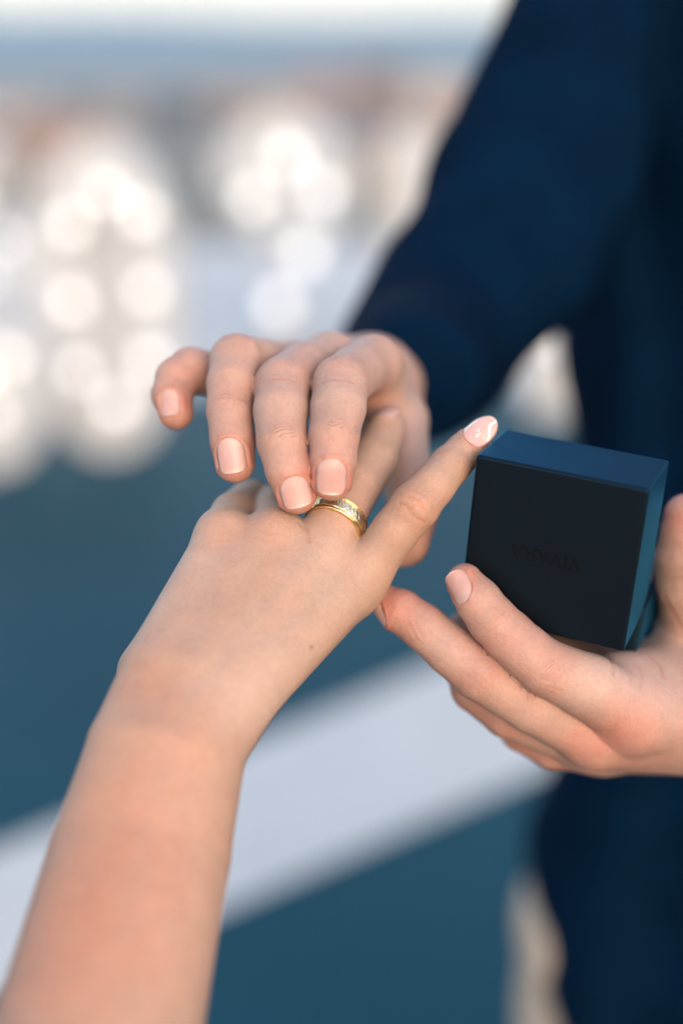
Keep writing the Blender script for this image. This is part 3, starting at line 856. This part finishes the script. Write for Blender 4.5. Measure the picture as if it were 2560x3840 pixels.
# small stone catching light beside the fingertip: a fine ring with a stone on the bent middle finger
st_c = J(1062, 1912, 12)
gem_root = empty('stone_ring', c2w(st_c))
gp = [(1.3 * math.cos(t), 1.3 * math.sin(t)) for t in np.linspace(0, 2 * math.pi, 9)[:-1]]
GVs = [c2w(st_c + np.array([x, y * .6, y * .8])) for x, y in gp] + [c2w(st_c + np.array([x * .55, y * .35 - .7, y * .45 - .5])) for x, y in gp] + [c2w(st_c + np.array([0, 1.5, 1.2]))]
GFs = [(i, (i + 1) % 8, 8 + (i + 1) % 8, 8 + i) for i in range(8)] + [tuple(range(8, 16))] + [(i, (i + 1) % 8, 16) for i in range(8)]
attach(mesh_obj('stone', GVs, GFs, MAT['gem'], smooth=False), gem_root)
attach(ring('thin_band', J(1118, 1890, 15), (0.15, 0.35, 1), [(-.6, 6.6), (-.7, 7.1), (0, 7.4), (.7, 7.1), (.6, 6.6)], MAT['gold']), gem_root)
tag(gem_root, 'thin gold ring with tiny clear stone peeking out under the fingertip beside the gold band', 'ring')

# ------------------------------------------------------------------ man: two hands, arms, shirt, trousers
MR_IND = [(1400, 1362, 52, 100), (1335, 1395, 30, 101), (1278, 1440, 12, 106), (1268, 1530, 2, 103), (1253, 1632, -6, 94), (1249, 1730, -9, 87), (1243, 1803, -8, 75)]
MR_MID = [(1235, 1352, 54, 100), (1140, 1385, 34, 100), (1060, 1442, 16, 104), (1053, 1540, 5, 102), (1057, 1655, -3, 94), (1082, 1760, -6, 87), (1112, 1853, -5, 76)]
MR_RNG = [(1090, 1385, 60, 98), (980, 1370, 44, 98), (888, 1352, 30, 100), (868, 1440, 20, 92), (861, 1540, 14, 86), (872, 1650, 9, 84), (882, 1735, 8, 76)]
MR_PNK = [(950, 1420, 68, 90), (820, 1408, 56, 84), (715, 1388, 44, 86), (666, 1422, 40, 84), (645, 1480, 36, 77), (660, 1545, 33, 67)]
MR_THB = [(1415, 1490, 110, 135), (1480, 1580, 85, 125), (1512, 1720, 66, 98), (1550, 1900, 50, 99), (1512, 2028, 40, 97), (1420, 2062, 30, 84)]
wr = (1440, 1450, 165, 128)
r_palm = cluster([((1400, 1362, 52, 100), (1405, 1430, 130, 125)), ((1235, 1352, 54, 100), (1390, 1420, 130, 140)), ((1090, 1385, 60, 98), (1380, 1430, 130, 160)),
                  ((950, 1420, 68, 88), (1350, 1460, 130, 150)), ((1395, 1440, 62, 95), (1470, 1590, 82, 105)), ((1300, 1450, 80, 110), (1420, 1500, 130, 160)),
                  ((1395, 1430, 130, 140), wr), (wr, (1600, 1300, 350, 170))], 8.0)
right = Flesh(r_palm, [chain(c) for c in (MR_IND, MR_MID, MR_RNG, MR_PNK, MR_THB)], kweb=5.0, kside=0)
ML_IND = [(1742, 2180, 6, 68), (1792, 2252, 4, 86), (1845, 2325, 3, 93), (1905, 2384, 3, 97), (1970, 2442, 2, 99), (2045, 2504, 3, 106), (2200, 2572, 8, 122), (2376, 2680, 22, 135)]
ML_MID = [(1452, 2258, 20, 64), (1500, 2290, 18, 82), (1585, 2350, 16, 87), (1690, 2438, 14, 96), (1795, 2522, 12, 104), (2000, 2645, 16, 108), (2222, 2755, 30, 120)]
ML_RNG = [(1735, 2350, 62, 56), (1722, 2450, 58, 72), (1778, 2580, 42, 88), (1900, 2672, 36, 94), (2200, 2780, 44, 110)]
ML_PNK = [(1950, 2500, 84, 60), (1900, 2620, 76, 72), (1955, 2735, 58, 82), (2070, 2796, 54, 88), (2250, 2800, 62, 98)]
ML_THB = [(2660, 2500, 80, 200), (2625, 2330, 62, 150), (2585, 2190, 48, 124), (2577, 2085, 42, 116), (2580, 1995, 38, 103), (2572, 1935, 36, 84)]
l_palm = cluster([((2376, 2680, 22, 135), (2850, 2640, 70, 250)), ((2222, 2755, 30, 118), (2850, 2690, 75, 225)), ((2200, 2775, 46, 108), (2800, 2700, 80, 195)), ((2250, 2795, 62, 100), (2800, 2700, 100, 195)),
                  ((2320, 2572, 28, 126), (2520, 2560, 58, 150)), ((1990, 2485, 64, 128), (2450, 2560, 84, 165)), ((2520, 2560, 58, 150), (2850, 2640, 80, 250)), ((2620, 2400, 66, 150), (2850, 2640, 80, 250)),
                  ((2850, 2660, 80, 250), (3500, 2500, 260, 330))], 9.0)
left = Flesh(l_palm, [chain(c) for c in (ML_IND, ML_MID, ML_RNG, ML_PNK, ML_THB)], kweb=6.0, kside=0)

def nf(ch, n, hw, l0, l1, rev=False, sq=0.72):
    c, b = (ch[0], ch[2]) if rev else (ch[-1], ch[-3])
    return nail_frame(J(*c[:3]), J(*b[:3]), n, hw, l0, l1, sq)
NR = [nf(MR_IND, (-0.02, -0.05, -1), 6.1, 6.6, 6.2), nf(MR_MID, (-0.02, -0.05, -1), 6.1, 5.4, 6.0), nf(MR_RNG, (-.12, -0.05, -1), 5.8, 6.6, 6.4), nf(MR_PNK, (-.25, -0.05, -1), 4.4, 5.2, 5.2)]
NL = [nf(ML_IND, (-.62, 0.05, -.8), 5.3, 7.0, 5.6, True), nf(ML_MID, (-.45, 0.75, -.55), 4.8, 5.5, 5.8, True), nf(ML_THB, (.82, .12, -.55), 7.0, 7.5, 7.5)]
def finger_red(ch, idx, amt=0.6, r=9.0):
    return [(J(*ch[i][:3]), r, amt) for i in idx]
VR, QR = surface(right, right.lo, right.hi, 0.8)
redR = []
for ch in (MR_IND, MR_MID, MR_RNG):
    redR += finger_red(ch, (2,), .5, 10) + finger_red(ch, (4,), .4, 9) + [(J(*ch[-1][:3]), 10.5, .75), (J(*ch[-2][:3]), 9, .35)]
redR += finger_red(MR_PNK, (2, 3), .4, 9) + [(J(*MR_PNK[-1][:3]), 10, .9), (J(1350, 1570, 50), 14, .6), (J(*MR_THB[3][:3]), 13, .5), (J(*MR_THB[4][:3]), 13, .6), (J(1400, 1290, 50), 9, .3)]
paleR = [(J(*ch[3][:3]), 9, .25) for ch in (MR_IND, MR_MID, MR_RNG)] + [(J(1450, 1420, 80), 16, .4)]
creR = []
for ch in (MR_IND, MR_MID, MR_RNG):
    creR += [joint(ch, 4, DORS, .45, 3.6), joint(ch, 2, (0, -.6, -.8), .4, 4.5)]
creR += [joint(MR_PNK, 4, DORS, .5, 3)]
VR, tR, cR = finish_skin(VR, QR, right, NR, redR, paleR, creR, folds=[
    ([(968, 1664), (1010, 1643), (1060, 1638), (1110, 1648), (1142, 1668)], .6, .34), ([(985, 1694), (1035, 1674), (1085, 1674), (1120, 1688)], .6, .3), ([(975, 1632), (1030, 1615), (1090, 1618)], .5, .15),
    ([(1168, 1614), (1225, 1601), (1285, 1606), (1338, 1628)], .6, .32), ([(1182, 1640), (1240, 1630), (1300, 1638)], .55, .24), ([(1178, 1585), (1250, 1574), (1320, 1588)], .5, .14),
    ([(1205, 1436), (1260, 1424), (1325, 1436)], .7, .2), ([(990, 1432), (1050, 1420), (1105, 1430)], .7, .18), ([(795, 1585), (860, 1574), (920, 1588)], .6, .2)])
VL, QL = surface(left, left.lo, left.hi, 0.8)
redL = finger_red(ML_IND, (0,), .8, 9) + finger_red(ML_IND, (2, 3), .5, 10) + finger_red(ML_IND, (5,), .6, 12) + finger_red(ML_MID, (0, 1), .8, 10) + finger_red(ML_MID, (2,), .4, 9) + finger_red(ML_MID, (4,), .55, 12)
redL += finger_red(ML_RNG, (2, 3), .6, 13) + finger_red(ML_PNK, (2, 3), .7, 13) + [(J(*ML_THB[-1][:3]), 13, .9), (J(2376, 2740, 0), 14, .5), (J(2222, 2810, 10), 14, .6), (J(2400, 2840, 30), 25, .4)]
paleL = [(J(2380, 2520, 10), 20, .7), (J(2200, 2520, 0), 14, .4), (J(1700, 2420, 5), 10, .3)]
creL = [joint(ML_IND, 5, (-.2, .55, -.8), .4, 5.5), joint(ML_IND, 2, (-.4, .3, -.85), .25, 3.5), joint(ML_MID, 4, (-.2, .6, -.7), .4, 5.5), joint(ML_MID, 2, (-.2, .8, -.55), .3, 3.8), joint(ML_THB, 3, (.3, .1, -.9), .7, 5)]
VL, tL, cL = finish_skin(VL, QL, left, NL, redL, paleL, creL, folds=[
    ([(1790, 2372), (1830, 2368), (1868, 2342)], 0.54, 0.084), ([(1980, 2556), (2030, 2546), (2085, 2562)], 0.54, 0.126), ([(2005, 2588), (2055, 2574), (2105, 2588)], 0.54, 0.126), ([(2030, 2530), (2075, 2528), (2110, 2545)], 0.45, 0.084),
    ([(1532, 2336), (1548, 2372), (1566, 2402)], 0.54, 0.160), ([(1552, 2330), (1570, 2362), (1588, 2395)], 0.50, 0.126), ([(1752, 2532), (1790, 2556), (1822, 2590)], 0.54, 0.134), ([(1775, 2520), (1812, 2545), (1845, 2580)], 0.50, 0.109), ([(1740, 2555), (1775, 2580), (1800, 2604)], 0.45, 0.092),
    ([(2252, 2446), (2288, 2482), (2296, 2530)], 0.81, 0.210), ([(2432, 2462), (2472, 2496), (2484, 2540)], 0.90, 0.231), ([(2395, 2500), (2405, 2540), (2398, 2580)], 0.63, 0.092), ([(2350, 2490), (2362, 2530), (2356, 2570)], 0.63, 0.084),
    ([(2456, 2160), (2505, 2176), (2556, 2168)], 0.72, 0.189), ([(2470, 2128), (2515, 2140), (2558, 2130)], 0.63, 0.126), ([(2492, 2236), (2520, 2296), (2550, 2350)], 0.99, 0.252)])

# body under the clothes (coarser), joined to the two arms in one mesh
def WG(segs, k):
    return Group([(w2c(a[:3]), w2c(b[:3]), a[3] * 1000, b[3] * 1000) for a, b in segs], k)
E_R = np.append(c2w(J(1610, 1300, 350)), .026); S_R = np.append(c2w(J(2340, -190, 490)), .030)
wl_ = c2w(J(2850, 2660, 80)); E_L = np.append(c2w(J(3700, 2500, 330)), .045); S_L = np.array([.50, .98, 1.45, .06])
torso_segs = [((.30, 1.09, 1.40, .06), (.42, 1.04, 1.40, .06)), ((.31, 1.11, 1.20, .07), (.42, 1.07, 1.20, .07)), ((.32, 1.12, 1.00, .065), (.42, 1.08, 1.00, .065)),
              ((.32, 1.12, 0.88, .07), (.42, 1.09, 0.88, .07)),
              ((.35, 1.06, 1.45, .06), (.35, 1.04, 1.60, .055)), (tuple(S_R), tuple(E_R)), (tuple(S_L), tuple(E_L)), (tuple(S_R), (.30, 1.07, 1.42, .08)), (tuple(S_L), (.42, 1.03, 1.42, .08)),
              ((.30, 1.13, .86, .06), (.26, 1.14, .48, .05)), ((.43, 1.10, .86, .06), (.45, 1.10, .48, .05)), ((.26, 1.14, .48, .05), (.25, 1.16, .10, .04)), ((.45, 1.10, .48, .05), (.45, 1.12, .10, .04)),
              # head
              ((.35, 1.03, 1.62, .062), (.35, 1.02, 1.70, .075)), ((.35, 1.03, 1.70, .08), (.35, 1.05, 1.735, .088)), ((.35, .98, 1.62, .045), (.35, .965, 1.66, .04)), ((.35, .945, 1.675, .012), (.35, .928, 1.655, .014))]
bodyG = WG(torso_segs, 25.0)
VB, QB = surface(bodyG, bodyG.lo - 6, bodyG.hi + 6, 7.0)
nR, nL = len(VR), len(VL)
VA = np.concatenate([VR, VL, VB]); QA = np.concatenate([QR, QL + nR, QB + nR + nL])
TA = np.concatenate([tR, tL, np.zeros((len(VB), 3))]); CA = np.concatenate([cR, cL, np.zeros((len(VB), 3))])
man = empty('person', (0.35, 1.1, 0.0))
tag(man, 'person in navy shirt and beige trousers holding a ring box and sliding a ring on', 'person')
mb = big_mesh('body', c2w(VA), QA, MAT['skin_m']); put_attrs(mb, TA, CA); attach(mb, man)
for fr in NR:
    build_nail('nail', fr, right, MAT['nail'], man)
for fr in NL:
    build_nail('nail', fr, left, MAT['nail'], man)

# shirt: cloth around arms and trunk, with folds
sleeve_end = np.append(c2w(J(1530, 1430, 172)), .0325)
E_Rs = np.append(c2w(J(1610, 1310, 350)), .052); S_Rs = np.append(c2w(J(2340, -190, 480)), .068)
arm_mid = np.append(c2w(J(1890, 715, 405)), .050)
shirt_segs = [(tuple(sleeve_end), tuple(E_Rs)), (tuple(E_Rs), tuple(arm_mid)), (tuple(arm_mid), tuple(S_Rs)), (tuple(S_Rs), (.31, 1.07, 1.42, .09)), (tuple(E_Rs), tuple(c2w(J(1930, 960, 395))) + (.052,)), (tuple(c2w(J(1930, 960, 395))) + (.052,), tuple(c2w(J(2180, 300, 450))) + (.06,)), (tuple(c2w(J(2440, 300, 510))) + (.066,), tuple(c2w(J(2500, 1020, 540))) + (.070,)),
              ((.285, 1.09, 1.38, .105), (.43, 1.03, 1.38, .105)), ((.29, 1.10, 1.20, .118), (.42, 1.06, 1.20, .118)), ((.298, 1.11, 1.00, .118), (.43, 1.07, 1.00, .118)), ((.295, 1.12, 0.74, .126), (.43, 1.08, .74, .125)), ((.297, 1.12, 0.55, .128), (.43, 1.08, .55, .125)), ((.295, 1.12, 0.74, .126), (.297, 1.12, 0.55, .128)), ((.36, 1.10, 0.74, .126), (.36, 1.10, 0.55, .128)),
              ((.31, 1.09, 1.34, .12), (.305, 1.11, .80, .125)), ((.40, 1.06, 1.34, .12), (.41, 1.08, .80, .125)), ((.35, 1.05, 1.36, .12), (.35, 1.08, .8, .125)),
              (tuple(S_L[:3]) + (.072,), tuple(E_L[:3]) + (.056,)), (tuple(S_L[:3]) + (.072,), (.42, 1.03, 1.42, .09)), (tuple(E_L[:3]) + (.056,), tuple(c2w(J(3300, 2540, 200))) + (.042,))]
shirtG = WG(shirt_segs, 14.0)
arm_a, arm_b = w2c(E_R[:3]), w2c(S_R[:3])
def shirt_fn(P):
    P = np.asarray(P, np.float32)
    d = shirtG(P)
    Wd = c2w(P) * 1000
    # vertical hanging folds on the trunk, rings of folds on the sleeve
    f = 9.0 * np.sin(Wd[:, 0] / 14.0 + 1.6 * np.sin(Wd[:, 2] / 190.0) + 0.8 * np.sin(Wd[:, 1] / 40)) * np.clip((Wd[:, 0] - 165) / 40, 0, 1)
    t = (P - arm_a) @ unit(arm_b - arm_a)
    side = np.clip((190 - Wd[:, 0]) / 40, 0, 1)
    f = f + side * 2.2 * np.sin(t / 15.0 + 2.2 * np.sin(P[:, 0] / 31.0) + P[:, 1] / 60)
    f = f + 3.0 * tri_noise(P, 120.0, 3)
    d = d - f
    hemz = np.clip(690 - 2.5 * (Wd[:, 0] - 157), 400, 790)           # curved shirt tail, higher at the side seam
    hemz = np.maximum(hemz, 0)
    lower = (hemz - Wd[:, 2]) * 0.8
    d = np.maximum(d, np.where(Wd[:, 2] < 900, lower, -50.0))
    cut = (sl_c - P) @ sl_n                                                   # open sleeve end
    d = np.where(np.linalg.norm(P - sl_c, axis=1) < 120, np.maximum(d, cut), d)
    return d
sl_c = w2c(sleeve_end[:3]).astype(np.float32) + 0; sl_n = unit(w2c(E_Rs[:3]) - w2c(sleeve_end[:3])).astype(np.float32)
VS, QS = surface(shirt_fn, shirtG.lo - 16, shirtG.hi + 16, 4.5)
shirt = big_mesh('shirt', c2w(VS), QS, MAT['shirt']); attach(shirt, man)
shirt['label'] = 'loose navy shirt with curved hem'
tr_segs = [((.30, 1.13, .95, .085), (.43, 1.10, .95, .085)), ((.30, 1.13, .86, .09), (.247, 1.12, .66, .084)), ((.43, 1.10, .86, .09), (.45, 1.10, .48, .08)),
           ((.247, 1.12, .66, .084), (.25, 1.15, .08, .07)), ((.45, 1.10, .48, .08), (.45, 1.12, .08, .07))]
trG = WG(tr_segs, 14.0)
def tr_fn(P):
    P = np.asarray(P, np.float32); Wd = c2w(P) * 1000
    return np.maximum(trG(P) - 3.0 * tri_noise(P, 130.0, 8), np.maximum(35 - Wd[:, 2], Wd[:, 2] - 1010))
VT, QT = surface(tr_fn, trG.lo - 12, trG.hi + 12, 8.0)
tro = big_mesh('trousers', c2w(VT), QT, MAT['trousers']); attach(tro, man); tro['label'] = 'beige trousers'
for sx, sy in ((.25, 1.15), (.45, 1.11)):
    sg = WG([((sx, sy + .02, .055, .042), (sx, sy - .14, .045, .040)), ((sx, sy + .01, .07, .045), (sx, sy + .02, .12, .045))], 12)
    fn = lambda P, sg=sg: np.maximum(sg(P), 8 - c2w(P)[:, 2] * 1000)
    v, q = surface(fn, sg.lo - 5, sg.hi + 5, 6.0)
    attach(big_mesh('shoe', c2w(v), q, MAT['shoe']), man)
hg = WG([((.35, 1.05, 1.735, .094), (.35, 1.08, 1.70, .09)), ((.35, 1.00, 1.765, .05), (.35, 1.06, 1.78, .06))], 15)
v, q = surface(hg, hg.lo - 4, hg.hi + 4, 6.0)
attach(big_mesh('hair', c2w(v), q, MAT['hair']), man)

# ------------------------------------------------------------------ ring box
TL = np.array([50.51, -21.48, 534.0])
U = np.array([0.9163, 0.2057, -0.3436]); Vv_ = np.array([-0.069, 0.9263, 0.3705])
u_, w_ = unit(U), None
v_ = unit(Vv_ - u_ * (Vv_ @ u_)); w_ = np.cross(u_, v_)
if w_[2] < 0: w_ = -w_
LW, LH, LD = 65.6, 65.8, 37.4
def bp_(u, v, w): return c2w(TL + u_ * u + v_ * v + w_ * w)
broot = empty('ring_box', bp_(LW / 2, LH + 16, LD + 25))
def prism(name, prof, u0, u1, mat, parent, bev=0.0012):       # profile in (v, w), swept along u
    n = len(prof)
    V = [bp_(u0, v, w) for v, w in prof] + [bp_(u1, v, w) for v, w in prof]
    Fc = [tuple(range(n)), tuple(range(2 * n - 1, n - 1, -1))] + [(i, (i + 1) % n, n + (i + 1) % n, n + i)[::-1] for i in range(n)]
    o = mesh_obj(name, V, Fc, mat, smooth=False)
    import bmesh
    bm = bmesh.new(); bm.from_mesh(o.data); bmesh.ops.recalc_face_normals(bm, faces=bm.faces); bm.to_mesh(o.data); bm.free()
    m = o.modifiers.new('bevel', 'BEVEL'); m.width = bev; m.segments = 3; m.limit_method = 'ANGLE'
    attach(o, parent); return o
arc = [(LH - 0.3 - 12 * (1 - math.cos(t)), 6 + (LD - 6) * math.sin(t)) for t in np.linspace(0, math.pi / 2, 8)]
lid = prism('lid', [(0, 0), (LH, 0)] + arc + [(0, LD)], 0, LW, MAT['box'], broot)
base = prism('base', [(LH - 2, LD + 1.0), (LH + 16.5, LD - 3), (LH + 16.5, LD + 62), (LH - 2, LD + 62)], 0.4, LW - 0.4, MAT['box'], broot)
prism('cushion', [(LH - 5, LD + 6), (LH - 2.2, LD + 6), (LH - 2.2, LD + 58), (LH - 5, LD + 58)], 4, LW - 4, MAT['velvet'], broot, 0.001)
prism('lid_lining', [(4, LD + .2), (LH - 18, LD + .2), (LH - 18, LD + 1.2), (4, LD + 1.2)], 4, LW - 4, MAT['velvet'], broot, 0.0004)
# debossed word, upside down on the lid
GL = {'V': [[(0, 7), (1.5, 7), (3.4, 1.6), (3.0, 0)], [(3.0, 0), (3.4, 1.6), (5.4, 7), (6.2, 7)], [(-.4, 7), (2.1, 7), (2.1, 6.75), (-.4, 6.75)], [(4.7, 7), (6.8, 7), (6.8, 6.75), (4.7, 6.75)]],
      'I': [[(.6, 0), (1.8, 0), (1.8, 7), (.6, 7)], [(0, 7), (2.4, 7), (2.4, 6.75), (0, 6.75)], [(0, .25), (2.4, .25), (2.4, 0), (0, 0)]],
      'A': [[(0, 0), (.7, 0), (3.5, 6.4), (3.4, 7.1)], [(3.4, 7.1), (3.2, 5.6), (4.9, 0), (6.3, 0)], [(1.5, 2.2), (4.6, 2.2), (4.5, 2.7), (1.7, 2.7)], [(-.5, .25), (1.4, .25), (1.4, 0), (-.5, 0)], [(4.3, .25), (6.9, .25), (6.9, 0), (4.3, 0)]],
      'R': [[(.6, 0), (1.8, 0), (1.8, 7), (.6, 7)], [(1.8, 7), (3.6, 7), (3.6, 6.6), (1.8, 6.6)], [(3.6, 7), (5.0, 6.2), (4.1, 5.6), (3.6, 6.6)], [(5.0, 6.2), (5.1, 4.9), (4.0, 4.6), (4.1, 5.6)], [(5.1, 4.9), (3.8, 3.6), (3.2, 3.9), (4.0, 4.6)],
            [(3.8, 3.6), (1.8, 3.5), (1.8, 3.9), (3.2, 3.9)], [(2.9, 3.6), (4.0, 3.7), (6.2, 0), (4.8, 0)], [(0, .25), (2.4, .25), (2.4, 0), (0, 0)]]}
ADV = {'V': 6.6, 'I': 3.0, 'A': 6.8, 'R': 6.6}
word = 'VIVARA'
tw = sum(ADV[c] for c in word); sc = 27.5 / tw
cx, cy = 0.475 * LW, 0.53 * LH
x = 0.0
for ch in word:
    V, Fc = [], []
    for q in GL[ch]:
        for y0, sgn in ((0.06, 1),):
            k = len(V)
            for gx, gy in q:
                uu = cx - (x + gx - tw / 2) * sc; vv = cy + (gy - 3.5) * sc      # turned by half a turn
                V.append(bp_(uu, vv, -0.07))
            Fc.append((k, k + 1, k + 2, k + 3))
    o = mesh_obj('embossed_letter', V, Fc, MAT['deboss'], smooth=False)
    s = o.modifiers.new('thickness', 'SOLIDIFY'); s.thickness = 0.00012; s.offset = 0
    attach(o, lid)
    x += ADV[ch]
tag(broot, 'open matte navy ring box with debossed lid held in a palm', 'box')

# ------------------------------------------------------------------ evening haze over the valley
hz = box_obj('haze', (-15000, 15000, -2500, 9500, GZ - 5, 400), None)
hm = bpy.data.materials.new('haze_air'); hm.use_nodes = True
hn = hm.node_tree; hn.nodes.clear()
ho = hn.nodes.new('ShaderNodeOutputMaterial'); pv = hn.nodes.new('ShaderNodeVolumePrincipled')
pv.inputs['Color'].default_value = (0.52, 0.77, 1.0, 1); pv.inputs['Density'].default_value = 0.0002; pv.inputs['Anisotropy'].default_value = 0.2
hn.links.new(pv.outputs[0], ho.inputs['Volume'])
hz.data.materials.append(hm); tag(hz, kind='stuff')
